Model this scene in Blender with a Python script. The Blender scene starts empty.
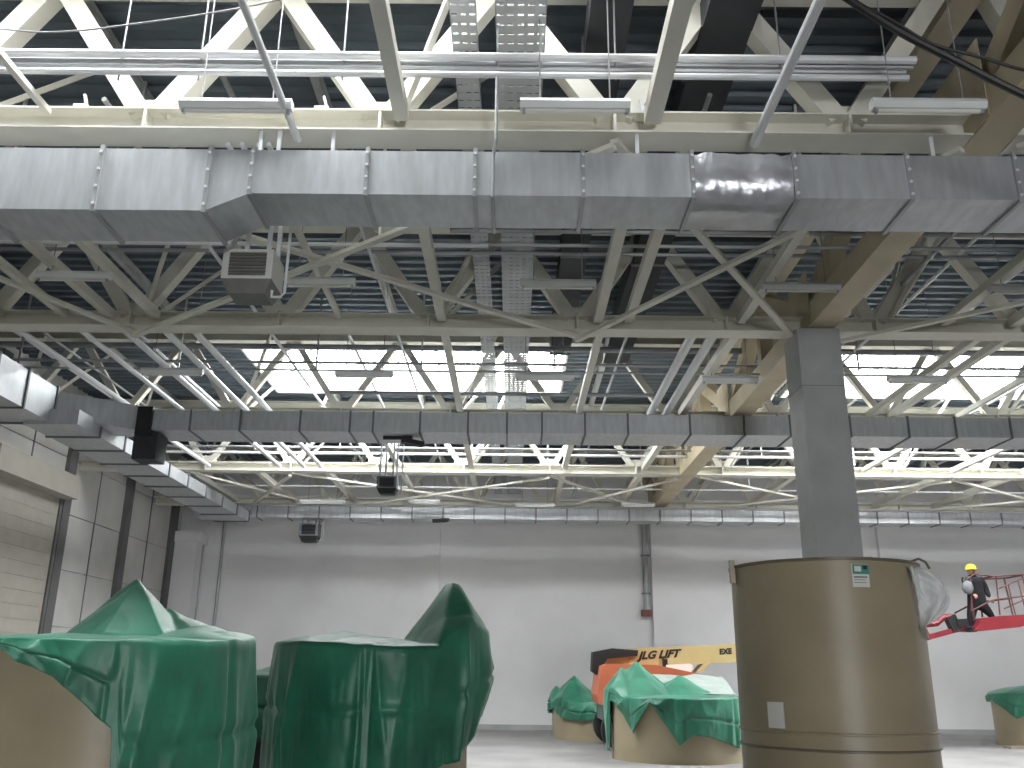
import bpy, bmesh, math, random
from mathutils import Vector, Matrix, noise
random.seed(7)
R = math.radians
SC = bpy.context.scene
COL = SC.collection

# ------------------------------------------------------------------ camera
CAM = Vector((0, 0, 1.6)); FPX = 900.0
PITCH, ROLL, YAW = R(17.63), 0.0105, -0.003
_f = Vector((math.sin(YAW)*math.cos(PITCH), math.cos(YAW)*math.cos(PITCH), math.sin(PITCH)))
_r0 = _f.cross(Vector((0, 0, 1))).normalized(); _u0 = _r0.cross(_f)
_r = _r0*math.cos(ROLL) + _u0*math.sin(ROLL); _u = _u0*math.cos(ROLL) - _r0*math.sin(ROLL)
cd = bpy.data.cameras.new('camera'); cam = bpy.data.objects.new('camera', cd); COL.objects.link(cam)
cd.sensor_width = 36; cd.sensor_fit = 'HORIZONTAL'; cd.lens = 36*FPX/1024; cd.clip_start = .05; cd.clip_end = 300
cam.matrix_world = Matrix(((_r.x, _u.x, -_f.x, CAM.x), (_r.y, _u.y, -_f.y, CAM.y), (_r.z, _u.z, -_f.z, CAM.z), (0, 0, 0, 1)))
SC.camera = cam
def ray(px, py): return (_f + _r*((px-512)/FPX) - _u*((py-384)/FPX)).normalized()
def atY(px, py, Y): d = ray(px, py); return CAM + d*((Y-CAM.y)/d.y)
def atX(px, py, X): d = ray(px, py); return CAM + d*((X-CAM.x)/d.x)
def atZ(px, py, Z): d = ray(px, py); return CAM + d*((Z-CAM.z)/d.z)

# ------------------------------------------------------------------ light
SKY = 38.0
w = bpy.data.worlds.new('overcast_sky'); SC.world = w; w.use_nodes = True
bgn = w.node_tree.nodes['Background']
bgn.inputs['Color'].default_value = (.96, .985, 1.0, 1); bgn.inputs['Strength'].default_value = SKY
SC.view_settings.view_transform = 'Standard'; SC.view_settings.look = 'None'
SC.view_settings.exposure = 0.02; SC.view_settings.gamma = 1.0; SC.view_settings.use_curve_mapping = False
ZDECK = 7.62
# skylight openings in the roof: x0, x1, y0, y1 (two ahead, one above the camera)
SKYL = [(-5.3, 1.0, 16.2, 19.35), (6.0, 13.6, 16.2, 19.35), (-6.6, 1.4, 5.0, 5.95)]
FILL_OPENING = (2.6, 5.4, 3.2)                             # unseen opening added behind the viewer to fill the near fronts with light: x0, x1, height
for (x0, x1, y0, y1) in SKYL:                      # daylight portals in the roof openings
    ld = bpy.data.lights.new('skylight_portal', 'AREA'); ld.shape = 'RECTANGLE'
    ld.size = x1-x0; ld.size_y = y1-y0; ld.cycles.is_portal = True
    lo = bpy.data.objects.new('skylight_portal', ld); COL.objects.link(lo)
    lo.location = ((x0+x1)/2, (y0+y1)/2, ZDECK+.62)

ld = bpy.data.lights.new('fill_portal', 'AREA'); ld.shape = 'RECTANGLE'; ld.size = FILL_OPENING[1]-FILL_OPENING[0]; ld.size_y = FILL_OPENING[2]; ld.cycles.is_portal = True
lo = bpy.data.objects.new('fill_portal', ld); COL.objects.link(lo); lo.location = ((FILL_OPENING[0]+FILL_OPENING[1])/2, -12.35, FILL_OPENING[2]/2); lo.rotation_euler = (R(90), 0, 0)

# ------------------------------------------------------------------ materials
def mat(name, col, rough=.6, metal=0.0, var=.12, scale=3.0, bump=0.0, bscale=40.0, spec=.5, stretch=None, col2=None, detail=5):
    m = bpy.data.materials.new(name); m.use_nodes = True
    nt = m.node_tree; b = nt.nodes['Principled BSDF']
    b.inputs['Roughness'].default_value = rough; b.inputs['Metallic'].default_value = metal
    b.inputs['Specular IOR Level'].default_value = spec
    tc = nt.nodes.new('ShaderNodeTexCoord'); mp = nt.nodes.new('ShaderNodeMapping')
    nt.links.new(tc.outputs['Object'], mp.inputs['Vector'])
    if stretch: mp.inputs['Scale'].default_value = stretch
    nz = nt.nodes.new('ShaderNodeTexNoise'); nz.inputs['Scale'].default_value = scale; nz.inputs['Detail'].default_value = detail
    nt.links.new(mp.outputs['Vector'], nz.inputs['Vector'])
    cr = nt.nodes.new('ShaderNodeValToRGB'); nt.links.new(nz.outputs['Fac'], cr.inputs['Fac'])
    c2 = col2 if col2 else tuple(min(1, c*(1+var)) for c in col)
    c1 = tuple(c*(1-var) for c in col)
    cr.color_ramp.elements[0].position = .32; cr.color_ramp.elements[1].position = .68
    cr.color_ramp.elements[0].color = (*c1, 1); cr.color_ramp.elements[1].color = (*c2, 1)
    nt.links.new(cr.outputs['Color'], b.inputs['Base Color'])
    if bump:
        n2 = nt.nodes.new('ShaderNodeTexNoise'); n2.inputs['Scale'].default_value = bscale
        nt.links.new(tc.outputs['Object'], n2.inputs['Vector'])
        bp = nt.nodes.new('ShaderNodeBump'); bp.inputs['Strength'].default_value = bump; bp.inputs['Distance'].default_value = .02
        nt.links.new(n2.outputs['Fac'], bp.inputs['Height']); nt.links.new(bp.outputs['Normal'], b.inputs['Normal'])
    return m
M = dict(
 cream=mat('cream_steel_paint', (.72, .70, .62), .5, var=.06, scale=2),
 girder=mat('ochre_cream_paint', (.56, .48, .33), .5, var=.1, scale=2),
 white_steel=mat('white_steel_paint', (.76, .76, .72), .5, var=.05),
 galv=mat('galvanised_sheet', (.52, .54, .56), .42, metal=.55, var=.10, scale=5, stretch=(3, 1, .6), bump=.08, bscale=6),
 galvdark=mat('dark_galvanised_flange', (.16, .17, .18), .5, metal=.4, var=.1),
 foil=mat('crumpled_foil_wrap', (.56, .57, .60), .33, metal=.6, var=.15, scale=4, bump=1.0, bscale=6),
 deck=mat('blue_grey_roof_deck', (.13, .16, .19), .55, metal=.2, var=.15, scale=1.5),
 purlin=mat('grey_purlin', (.42, .43, .42), .6, var=.1),
 tray=mat('perforated_tray_zinc', (.50, .52, .53), .45, metal=.5, var=.08),
 darkduct=mat('dark_insulation', (.035, .037, .042), .7, var=.2),
 pipe=mat('pale_pipe_paint', (.74, .75, .76), .35, var=.05),
 greypipe=mat('grey_pipe', (.38, .39, .40), .4, metal=.3, var=.08),
 concrete=mat('grey_column_concrete', (.42, .43, .43), .75, var=.08, scale=2.5, bump=.05),
 wall=mat('white_plaster_wall', (.80, .79, .80), .85, var=.04, scale=.8, bump=.04, bscale=18),
 panel=mat('precast_wall_panel', (.52, .51, .49), .85, var=.08, scale=1.2, bump=.05, bscale=14),
 steelcol=mat('dark_grey_wall_post', (.12, .12, .12), .6, var=.1),
 floor=mat('grey_floor_concrete', (.27, .265, .26), .6, var=.14, scale=.9, bump=.05, bscale=6),
 shutter=mat('beige_shutter', (.38, .36, .31), .6, var=.06),
 tank=mat('tan_fibreglass', (.37, .31, .205), .42, var=.07, scale=1.4, bump=.03, bscale=25, spec=.5),
 tankrim=mat('dark_tan_rim', (.17, .145, .10), .4, var=.1),
 tarp=mat('green_tarpaulin', (.016, .165, .095), .45, var=.3, scale=2.5, bump=.25, bscale=7, spec=.7),
 tarplight=mat('pale_sheeting', (.36, .42, .39), .4, var=.08, bump=.2, bscale=6),
 boom=mat('buff_boom_paint', (.50, .39, .18), .45, var=.05),
 orange=mat('orange_hood_paint', (.56, .15, .075), .45, var=.06),
 red=mat('red_lift_paint', (.19, .016, .024), .45, var=.1),
 redrail=mat('dull_red_rail', (.085, .022, .022), .5, var=.1),
 black=mat('black_rubber', (.012, .012, .013), .6, var=.2),
 print=mat('black_print', (.015, .013, .012), .6, var=.1),
 navy=mat('dark_navy_workwear', (.006, .006, .009), .9, var=.25, scale=8),
 skin=mat('skin', (.35, .19, .13), .55, var=.06),
 helmet=mat('yellow_helmet', (.85, .62, .05), .35, var=.04),
 greycloth=mat('grey_bag', (.13, .13, .14), .7, var=.15),
 paper=mat('white_paper', (.78, .77, .72), .8, var=.03),
 teal=mat('teal_print', (.05, .30, .24), .6, var=.1),
 heater=mat('off_white_enamel', (.66, .65, .61), .45, var=.05),
 grille=mat('grey_grille', (.20, .19, .18), .5, metal=.3, var=.1),
 heaterdark=mat('heater_bottom_tray', (.17, .165, .15), .5, var=.15),
 cable=mat('black_cable', (.012, .011, .010), .5, var=.2),
 wire=mat('grey_wire', (.3, .3, .3), .5, var=.1),
 lampwhite=mat('white_lamp_housing', (.78, .79, .78), .4, var=.03),
 valve=mat('dark_red_valve', (.16, .05, .04), .5, var=.1),
 wood=mat('pallet_board', (.28, .24, .20), .8, var=.15),
)
def film_mat(name, col, fac, rough=.25):
    m = bpy.data.materials.new(name); m.use_nodes = True; nt = m.node_tree
    b = nt.nodes['Principled BSDF']; out = nt.nodes['Material Output']
    b.inputs['Base Color'].default_value = (*col, 1); b.inputs['Roughness'].default_value = rough
    tr = nt.nodes.new('ShaderNodeBsdfTransparent'); mx = nt.nodes.new('ShaderNodeMixShader')
    nz = nt.nodes.new('ShaderNodeTexNoise'); nz.inputs['Scale'].default_value = 6
    mr = nt.nodes.new('ShaderNodeMapRange'); mr.inputs['To Min'].default_value = max(0, fac-.15); mr.inputs['To Max'].default_value = min(1, fac+.15)
    nt.links.new(nz.outputs['Fac'], mr.inputs['Value']); nt.links.new(mr.outputs['Result'], mx.inputs['Fac'])
    nt.links.new(tr.outputs[0], mx.inputs[1]); nt.links.new(b.outputs[0], mx.inputs[2]); nt.links.new(mx.outputs[0], out.inputs['Surface'])
    return m
_b = M['tarp'].node_tree.nodes['Principled BSDF']; _b.inputs['Sheen Weight'].default_value = .35; _b.inputs['Sheen Roughness'].default_value = .45; _b.inputs['Sheen Tint'].default_value = (.75, 1, .88, 1)
M['film'] = film_mat('milky_plastic_film', (.92, .93, .93), .72)
M['pane'] = film_mat('skylight_glass', (.85, .88, .9), .12, .1)

# ------------------------------------------------------------------ mesh helpers
class MB:
    def __init__(s): s.v = []; s.f = []
    def _add(s, vs, fs):
        o = len(s.v); s.v += [Vector(a) for a in vs]; s.f += [tuple(i+o for i in f) for f in fs]; return s
    def box(s, x0, x1, y0, y1, z0, z1):
        return s._add([(x, y, z) for z in (z0, z1) for y in (y0, y1) for x in (x0, x1)],
                      [(0, 2, 3, 1), (4, 5, 7, 6), (0, 1, 5, 4), (2, 6, 7, 3), (0, 4, 6, 2), (1, 3, 7, 5)])
    def prism(s, p0, p1, prof, up=(0, 0, 1)):
        p0, p1 = Vector(p0), Vector(p1); d = (p1-p0).normalized(); up = Vector(up)
        if abs(d.dot(up)) > .99: up = Vector((0, 1, 0))
        a = d.cross(up).normalized(); b = a.cross(d); n = len(prof)
        vs = [p0+a*x+b*y for x, y in prof] + [p1+a*x+b*y for x, y in prof]
        fs = [(i, (i+1) % n, n+(i+1) % n, n+i) for i in range(n)] + [tuple(range(n-1, -1, -1)), tuple(range(n, 2*n))]
        return s._add(vs, fs)
    def bar(s, p0, p1, w, h, up=(0, 0, 1)):
        return s.prism(p0, p1, [(-w/2, -h/2), (w/2, -h/2), (w/2, h/2), (-w/2, h/2)], up)
    def tube(s, p0, p1, r, n=8):
        return s.prism(p0, p1, [(r*math.cos(2*math.pi*i/n), r*math.sin(2*math.pi*i/n)) for i in range(n)])
    def path(s, pts, r, n=8):
        pts = [Vector(p) for p in pts]; rings = []
        for i, p in enumerate(pts):
            d = (pts[min(i+1, len(pts)-1)]-pts[max(i-1, 0)]).normalized()
            up = Vector((0, 0, 1)) if abs(d.z) < .9 else Vector((0, 1, 0))
            a = d.cross(up).normalized(); b = a.cross(d)
            rings.append([p+a*r*math.cos(2*math.pi*k/n)+b*r*math.sin(2*math.pi*k/n) for k in range(n)])
        vs = [q for rg in rings for q in rg]; fs = []
        for i in range(len(pts)-1):
            for k in range(n): fs.append((i*n+k, i*n+(k+1) % n, (i+1)*n+(k+1) % n, (i+1)*n+k))
        fs += [tuple(range(n-1, -1, -1)), tuple((len(pts)-1)*n+k for k in range(n))]
        return s._add(vs, fs)
    def ibeam(s, p0, p1, h, b, t, up=(0, 0, 1)):
        B, H, w = b/2, h/2, t/2
        return s.prism(p0, p1, [(-B, -H), (B, -H), (B, -H+t), (w, -H+t), (w, H-t), (B, H-t), (B, H), (-B, H), (-B, H-t), (-w, H-t), (-w, -H+t), (-B, -H+t)], up)
    def lathe(s, cx, cy, prof, n=48, cap=True):
        k = len(prof); vs = []; fs = []
        for r, z in prof:
            vs += [(cx+r*math.cos(2*math.pi*i/n), cy+r*math.sin(2*math.pi*i/n), z) for i in range(n)]
        for j in range(k-1):
            for i in range(n): fs.append((j*n+i, j*n+(i+1) % n, (j+1)*n+(i+1) % n, (j+1)*n+i))
        if cap: fs += [tuple(range(n-1, -1, -1)), tuple((k-1)*n+i for i in range(n))]
        return s._add(vs, fs)
    def build(s, name, m, parent=None, smooth=False):
        me = bpy.data.meshes.new(name)
        off = parent_off(parent)
        me.from_pydata([tuple(v-off) for v in s.v], [], s.f); me.update()
        bm = bmesh.new(); bm.from_mesh(me); bmesh.ops.recalc_face_normals(bm, faces=bm.faces); bm.to_mesh(me); bm.free()
        if smooth:
            me.polygons.foreach_set('use_smooth', [True]*len(me.polygons))
            if smooth != 'all':
                me.set_sharp_from_angle(angle=R(35))
        me.materials.append(M[m] if isinstance(m, str) else m)
        o = bpy.data.objects.new(name, me); COL.objects.link(o); o.parent = parent
        return o
def parent_off(p):
    v = Vector((0, 0, 0))
    while p is not None: v += p.location; p = p.parent
    return v
def tag(o, label=None, cat=None, group=None, kind=None):
    if label: o['label'] = label
    if cat: o['category'] = cat
    if group: o['group'] = group
    if kind: o['kind'] = kind
    return o
def thing(name, loc, label, cat, group=None, kind=None):
    o = bpy.data.objects.new(name, None); COL.objects.link(o); o.location = loc
    o.empty_display_size = .2
    return tag(o, label, cat, group, kind)
def copy_tree(o, parent=None):
    c = o.copy(); COL.objects.link(c); c.parent = parent
    for ch in list(o.children): copy_tree(ch, c)
    return c
ORD = ['first', 'second', 'third', 'fourth', 'fifth', 'sixth', 'seventh', 'eighth', 'ninth', 'tenth', 'eleventh', 'twelfth', 'thirteenth', 'fourteenth', 'fifteenth', 'sixteenth']
def struct(o, label=None, cat=None): return tag(o, label, cat, kind='structure')

# ------------------------------------------------------------------ room shell
XL, XR, YB, YF = -9.9, 17.9, 27.0, -12.0
struct(MB().box(XL-.3, XR+.3, YF-.3, YB+.3, -.3, 0).build('floor', 'floor'), 'bare grey concrete hall floor', 'floor')
wb = struct(MB().box(XL-.3, XR+.3, YB, YB+.3, 0, 8.3).build('wall_back', 'wall'), 'white plastered end wall of the hall', 'wall')
_w = MB().box(XL-.3, FILL_OPENING[0], YF-.3, YF, 0, 8.3); _w.box(FILL_OPENING[1], XR+.3, YF-.3, YF, 0, 8.3); _w.box(FILL_OPENING[0], FILL_OPENING[1], YF-.3, YF, FILL_OPENING[2], 8.3)
struct(_w.build('wall_front', 'wall'), 'white wall with an opening added for fill light behind the viewer', 'wall')
struct(MB().box(XR, XR+.3, YF, YB, 0, 8.3).build('wall_right', 'wall'), 'white side wall beyond the lift', 'wall')
wl = struct(MB().box(XL-.3, XL-.06, YF, YB, 0, 8.3).build('wall_left', 'panel'), 'side wall of precast concrete panels between dark posts', 'wall')
# back wall piers
for i, px in enumerate((430, 661, 893)):
    p = atY(px, 600, YB-.15)
    MB().box(p.x-.24, p.x+.24, YB-.16, YB, 0, 6.0).build('pier', 'wall', wb)
MB().box(XL, XR, YB-.03, YB, 0, .14).build('skirting_strip', 'concrete', wb)
# left wall: posts and precast panels
ys = []
def post_y(px, py): return atX(px, py, XL).y
posts = [post_y(67, 480), post_y(127, 500)]
step = posts[1]-posts[0]
pys = [posts[0]-step*k for k in range(7, 0, -1)] + posts + [posts[1]+step]
pys = [y for y in pys if YF+.3 < y < YB-.6]
for y in pys: MB().box(XL-.06, XL+.10, y-.17, y+.17, 0, 7.4).build('post', 'steelcol', wl)
edges = [YF] + pys + [YB]
for a, b in zip(edges[:-1], edges[1:]):
    mid = (a+b)/2
    for (c, d) in ((a+.17, mid-.015), (mid+.015, b-.17)):
        if d-c < .3: continue
        z = 0.0
        while z < 7.3:
            z2 = min(z+1.2, 7.4)
            MB().box(XL-.06, XL+random.uniform(-.004, .006), c, d, z+.008, z2-.008).build('panel', 'panel', wl)
            z = z2
    MB().box(XL-.055, XL+.012, mid-.02, mid+.02, 0, 7.4).build('joint_strip', 'steelcol', wl)
# corner column on the far left
cc = MB().box(XL+.02, XL+.75, YB-.75, YB-.02, 0, 5.35).build('corner_column', 'wall'); struct(cc, 'white corner column with pale capital at the far end', 'column')
MB().box(XL, XL+.82, YB-.82, YB-.02, 5.05, 5.35).build('capital', 'wall', cc)
# roller door on the left wall
d0 = struct(thing('door_1', (XL, posts[0]-1.6, 0), 'beige roller shutter door under a box housing on the left', 'door'), None, None)
yA, yB2 = posts[0]-3.4, posts[0]-.2
HZ0, HZ1 = atX(66, 495, XL+.4).z, atX(70, 473, XL+.4).z
MB().box(XL+.015, XL+.40, yA, yB2, HZ0, HZ1).build('shutter_housing', 'shutter', d0)
z = 0
while z < HZ0:
    MB().box(XL+.02, XL+.06, yA+.1, yB2-.1, z+.002, min(HZ0, z+.273)).build('slat', 'shutter', d0); z += .275
for y in (yA, yB2-.1): MB().box(XL+.01, XL+.10, y, y+.1, 0, HZ0).build('guide_rail', 'steelcol', d0)

# ceiling: corrugated deck with ribs across the hall
ceil = MB()
def deck(x0, x1, y0, y1, p=.25, dz=.055):
    n = max(1, round((y1-y0)/p)); q = (y1-y0)/n; pts = []
    for i in range(n):
        y = y0+i*q; pts += [(y, 0), (y+q*.35, 0), (y+q*.5, dz), (y+q*.85, dz)]
    pts.append((y1, 0)); o = len(ceil.v)
    for y, z in pts: ceil.v += [Vector((x0, y, ZDECK+z)), Vector((x1, y, ZDECK+z))]
    for i in range(len(pts)-1): ceil.f.append((o+2*i, o+2*i+1, o+2*i+3, o+2*i+2))
xs = sorted({XL-.3, XR+.3, *[s[0] for s in SKYL], *[s[1] for s in SKYL]})
ysp = sorted({YF-.3, YB+.3, *[s[2] for s in SKYL], *[s[3] for s in SKYL]})
for ya, yb in zip(ysp[:-1], ysp[1:]):
    run = None
    for xa, xb in zip(xs[:-1], xs[1:]):
        hole = any(s[0] <= xa and xb <= s[1] and s[2] <= ya and yb <= s[3] for s in SKYL)
        if hole:
            if run: deck(run[0], run[1], ya, yb); run = None
        else: run = (run[0], xb) if run else (xa, xb)
    if run: deck(run[0], run[1], ya, yb)
ceil.box(XL-.3, XR+.3, YF-.3, YF, 7.5, 8.4)
CE = struct(ceil.build('ceiling', 'deck'), 'dark blue-grey corrugated metal roof deck', 'ceiling')
TY = [6.45+4.5125*k for k in range(5)]            # front of the bottom chords
NX = [-3.10+1.957*k for k in range(-3, 11)]       # bottom nodes across the hall
ZB, ZT = 5.845, 7.38
for x in [n+.978 for n in NX if n+.978 < XR-.4]:   # purlins on the top chords
    if any(s[0]-.1 < x < s[1]+.1 for s in SKYL):
        for a, b in ((6.05, 16.15), (19.4, YB)): MB().ibeam((x, a, ZDECK-.08), (x, b, ZDECK-.08), .15, .09, .012).build('purlin', 'purlin', CE)
    else: MB().ibeam((x, 2, ZDECK-.08), (x, YB, ZDECK-.08), .15, .09, .012).build('purlin', 'purlin', CE)
# skylights
for i, (x0, x1, y0, y1) in enumerate(SKYL):
    W = struct(thing('window_%d' % (i+1), ((x0+x1)/2, (y0+y1)/2, ZDECK), ['bright rooflight behind the second truss, left of the column', 'bright rooflight seen right of the grey column', 'rooflight above the viewer'][i], 'skylight'))
    k = MB(); zt = ZDECK+.55; t = .05
    k.box(x0-t, x0, y0-t, y1+t, ZDECK-.12, zt); k.box(x1, x1+t, y0-t, y1+t, ZDECK-.12, zt)
    k.box(x0, x1, y0-t, y0, ZDECK-.12, zt); k.box(x0, x1, y1, y1+t, ZDECK-.12, zt); k.build('curb', 'white_steel', W)
    n = 7; q = (x1-x0)/n
    for j in range(n):
        MB().box(x0+j*q+.02, x0+(j+1)*q-.02, y0, y1, zt-.012, zt).build('pane', 'pane', W)
        if j: MB().box(x0+j*q-.02, x0+j*q+.02, y0, y1, zt-.05, zt+.02).build('glazing_bar', 'white_steel', W)

# ------------------------------------------------------------------ roof trusses
ROWN = ['nearest', 'second', 'third', 'fourth', 'farthest']
def make_truss(nodes, x0, x1, label, dw=.17):
    t = thing('roof_truss', ((x0+x1)/2, TY[0], ZB), label, 'truss', 'cream steel roof trusses')
    yc = TY[0]+.145
    MB().ibeam((x0, yc, ZB+.1), (x1, yc, ZB+.1), .2, .29, .016).build('bottom_chord', 'cream', t)
    MB().ibeam((x0, yc, ZT+.03), (x1, yc, ZT+.03), .17, .22, .014).build('top_chord', 'cream', t)
    for n in nodes:
        MB().box(n-.012, n+.012, yc-.14, yc+.14, ZB+.018, ZB+.184).build('stiffener', 'cream', t)
        for s in (-1, 1):
            xa, xb = n+s*.075, n+s*.93
            if xb < x0+.05 or xb > x1-.05: xb = x0+.07 if s < 0 else x1-.07
            if abs(xb-xa) < .3: continue
            MB().bar((xa, yc, ZB+.2), (xb, yc, ZT-.05), dw, dw, (0, 1, 0)).build('diagonal', 'cream', t)
        MB().box(n-.22, n+.22, yc-.008, yc+.008, ZB+.2, ZB+.36).build('gusset_plate', 'cream', t)
    for i, n in enumerate(nodes[:-1]):
        for s in (-1, 1):
            if i % 2 == 0: MB().bar((n+.2, yc+s*.13, ZB+.21), (n+.978, yc+s*1.15, ZDECK-.17), .05, .05).build('fly_brace', 'cream', t)
    return t
GX0, GX1 = 3.78, 4.12
tl = make_truss([n for n in NX if n < GX0-.4], XL+.02, GX0-.01, '')
tr_ = make_truss([n for n in NX if GX1+.4 < n < XR-.4], GX1+.01, XR-.02, '')
tl2 = make_truss([n for n in NX if n < GX0-.4], XL+.02, GX0-.01, '', .115)      # lighter members from the third truss on
tr2 = make_truss([n for n in NX if GX1+.4 < n < XR-.4], GX1+.01, XR-.02, '', .115)
for k in range(5):
    for j, src in enumerate((tl, tr_) if k < 2 else (tl2, tr2)):
        o = src if k in (0, 2) else copy_tree(src)
        o.location.y = TY[k]
        o['label'] = ('%s cream roof truss, spanning from the left wall to the main girder' if j == 0 else '%s cream roof truss, the span right of the main girder') % ROWN[k]

# ------------------------------------------------------------------ main girder and column
g = thing('main_girder', ((GX0+GX1)/2, 12, ZB), 'heavy ochre-cream lattice girder running away over the grey column', 'girder')
gx = (GX0+GX1)/2
MB().box(GX0, GX1, YF+.02, YB-.18, ZB, ZB+.30).build('bottom_chord', 'girder', g)
MB().box(GX0+.04, GX1-.04, YF+.02, YB-.18, ZT-.12, ZT+.12).build('top_chord', 'girder', g)
gy = [TY[0]+.145+2.256*k for k in range(-3, 10)]
for i, (a, b) in enumerate(zip(gy[:-1], gy[1:])):
    lo, hi = ZB+.28, ZT-.10
    p0, p1 = ((a, lo), (b, hi)) if i % 2 == 1 else ((a, hi), (b, lo))
    MB().bar((gx, p0[0], p0[1]), (gx, p1[0], p1[1]), .24, .22, (1, 0, 0)).build('diagonal', 'girder', g)
    if i % 2 == 0: MB().box(gx-.10, gx+.10, a-.09, a+.09, lo, hi).build('vertical', 'girder', g)
for y in TY: MB().box(GX0-.012, GX0, y-.25, y+.55, ZB+.02, ZB+.75).build('gusset_plate', 'girder', g)
col = MB().box(3.62, 4.16, 10.80, 11.38, 0, ZB-.02).build('concrete_column', 'concrete')
struct(col, 'square grey concrete column rising behind the tall tan tank', 'column')
MB().box(3.66, 4.12, 10.84, 11.34, ZB-.02, ZB-.002).build('bearing_plate', 'steelcol', col)
MB().box(3.617, 4.163, 10.797, 11.383, 5.05, 5.056).build('cast_joint', 'steelcol', col)

# ------------------------------------------------------------------ ties and bracing at bottom chord level
def bayname(k): return 'over the viewer, up to the nearest truss' if k < 0 else 'between the %s and %s trusses' % (ROWN[k], ROWN[k+1])
ties = {-1: [(-3.9, .05, 'b'), (-0.96, .115, 'b'), (1.12, .135, 'b')],
        0: [(-6.75, .10, 'b'), (-5.9, .08, 'b'), (-5.3, .10, 'b'), (-4.7, .10, 'b'), (-2.3, .06, 'b'), (-0.96, .115, 'b'), (1.08, .12, 'b'), (1.48, .11, 'b'), (2.95, .10, 'b'), (5.6, .10, 'b'), (6.5, .12, 'b'), (7.9, .12, 'b')],
        1: [(-6.75, .09, 'p'), (-5.9, .08, 'p'), (-5.3, .095, 'p'), (-4.75, .095, 'p'), (-4.35, .095, 'p'), (-0.96, .10, 'b'), (1.15, .10, 'b'), (2.40, .13, 'p'), (2.68, .13, 'p'), (2.98, .12, 'b'), (6.3, .10, 'b'), (6.7, .10, 'b'), (7.9, .08, 'b'), (9.9, .12, 'b')],
        2: [(-6.9, .09, 'p'), (-5.3, .095, 'p'), (-4.75, .095, 'p'), (-4.35, .095, 'p'), (-2.6, .1, 'b'), (-0.96, .12, 'b'), (1.15, .12, 'b'), (2.95, .12, 'b'), (6.5, .10, 'b'), (7.9, .09, 'b'), (9.9, .11, 'b'), (11.5, .10, 'b')],
        3: [(-7.6, .12, 'b'), (-6.0, .12, 'b'), (-4.35, .12, 'b'), (-2.6, .1, 'b'), (-0.96, .12, 'b'), (1.15, .12, 'b'), (2.95, .12, 'b'), (6.5, .14, 'b'), (9.9, .14, 'b'), (11.5, .14, 'b')]}
for k, L in ties.items():
    y0 = 2.0 if k < 0 else TY[k]+.29; y1 = TY[k+1]
    nb = np_ = 0
    for x, s, ty in L:
        nb += ty == 'b'; np_ += ty == 'p'
        zc = ZB+.14 if ty == 'b' else ZB+.10
        if ty == 'b': o = MB().bar((x, y0+.002, zc), (x, y1-.002, zc), s, s).build('tie_beam', 'cream'); lb = '%s square steel tie beam from the left, %s' % (ORD[nb-1], bayname(k)); gr = 'tie beams between the trusses'
        else: o = MB().tube((x, y0+.002, zc), (x, y1-.002, zc), s/2, 10).build('steel_pipe', 'pipe', smooth=True); lb = '%s pale round pipe from the left, %s' % (ORD[np_-1], bayname(k)); gr = 'round pipes between the trusses'
        tag(o, lb, 'beam' if ty == 'b' else 'pipe', gr)
# slim pipes that run over the viewer to the nearest truss
for a, b, lb in (((232, -40), (293, 126), 'slim galvanised pipe sloping in above the left lamp'), ((832, -40), (756, 138), 'slim galvanised pipe sloping in left of the black cable')):
    p = atZ(*b, ZB-.03); q = Vector((p.x, 2.0, ZB-.04))
    tag(MB().tube(q, (p.x, TY[0]+.1, ZB-.04), .03 if a[0] < 500 else .04, 10).build('steel_pipe', 'pipe', smooth=True), lb, 'pipe')
# crossed bracing
BR = [(-7.35, -5.06, 'by the left wall'), (-5.06, .81, 'at mid-span'), (.81, 3.7, 'left of the girder'), (4.2, 9.9, 'right of the girder'), (9.9, 15.8, 'far right')]
for k in (0, 3):
    y0, y1 = TY[k]+.29, TY[k+1]
    for xa, xb, w_ in BR:
        for (x0, x1, z, sl) in ((xa, xb, ZB-.03, 'going rightward'), (xb, xa, ZB-.085, 'going leftward')):
            o = MB().bar((x0, y0-.2, z), (x1, y1+.2, z), .075, .045).build('brace', 'cream')
            tag(o, '%s brace %s, %s, %s' % ('near' if k == 0 else 'far', 'behind the near duct' if k == 0 else 'before the far duct', w_, sl), 'brace', 'diagonal bracing')

# ------------------------------------------------------------------ pipes across the hall
def xpipe(px0, px1, py, Y, r, label, m='pipe', cat='pipe', grp='pipes across the hall'):
    a, b = atY(px0, py, Y), atY(px1, py, Y); z = atY(512, py, Y).z
    x0 = max(a.x, XL+.02); x1 = min(b.x, XR-.02)
    return tag(MB().tube((x0, Y, z), (x1, Y, z), r, 8).build('cross_pipe', m, smooth=True), label, cat, grp)
xpipe(-600, 915, 57, 6.12, .034, 'top pipe of the four in front of the nearest truss', 'pipe')
xpipe(-600, 912, 64, 6.18, .022, 'second pipe down of the four in front of the nearest truss', 'greypipe')
xpipe(-600, 905, 69.5, 6.15, .022, 'third pipe down of the four in front of the nearest truss', 'greypipe')
xpipe(-600, 908, 75, 6.12, .026, 'lowest pipe of the four in front of the nearest truss', 'pipe')
xpipe(-200, 488, 246, 9.0, .025, 'bright pipe passing behind the suspended heater', 'pipe')
xpipe(450, 1100, 231, 9.6, .03, 'pipe just below the near duct in the centre', 'greypipe')
xpipe(430, 1100, 245, 9.2, .022, 'thin grey pipe below the near duct on the right', 'greypipe')
xpipe(280, 1024, 273, 8.6, .03, 'pale cross pipe level with the second row of lamps', 'cream') if False else None
xpipe(-100, 1100, 349, 14.4, .055, 'grey pipe crossing in front of the rooflights', 'greypipe')
xpipe(330, 660, 394, 14.6, .035, 'short dark pipe crossing under the left rooflight', 'greypipe')
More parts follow.
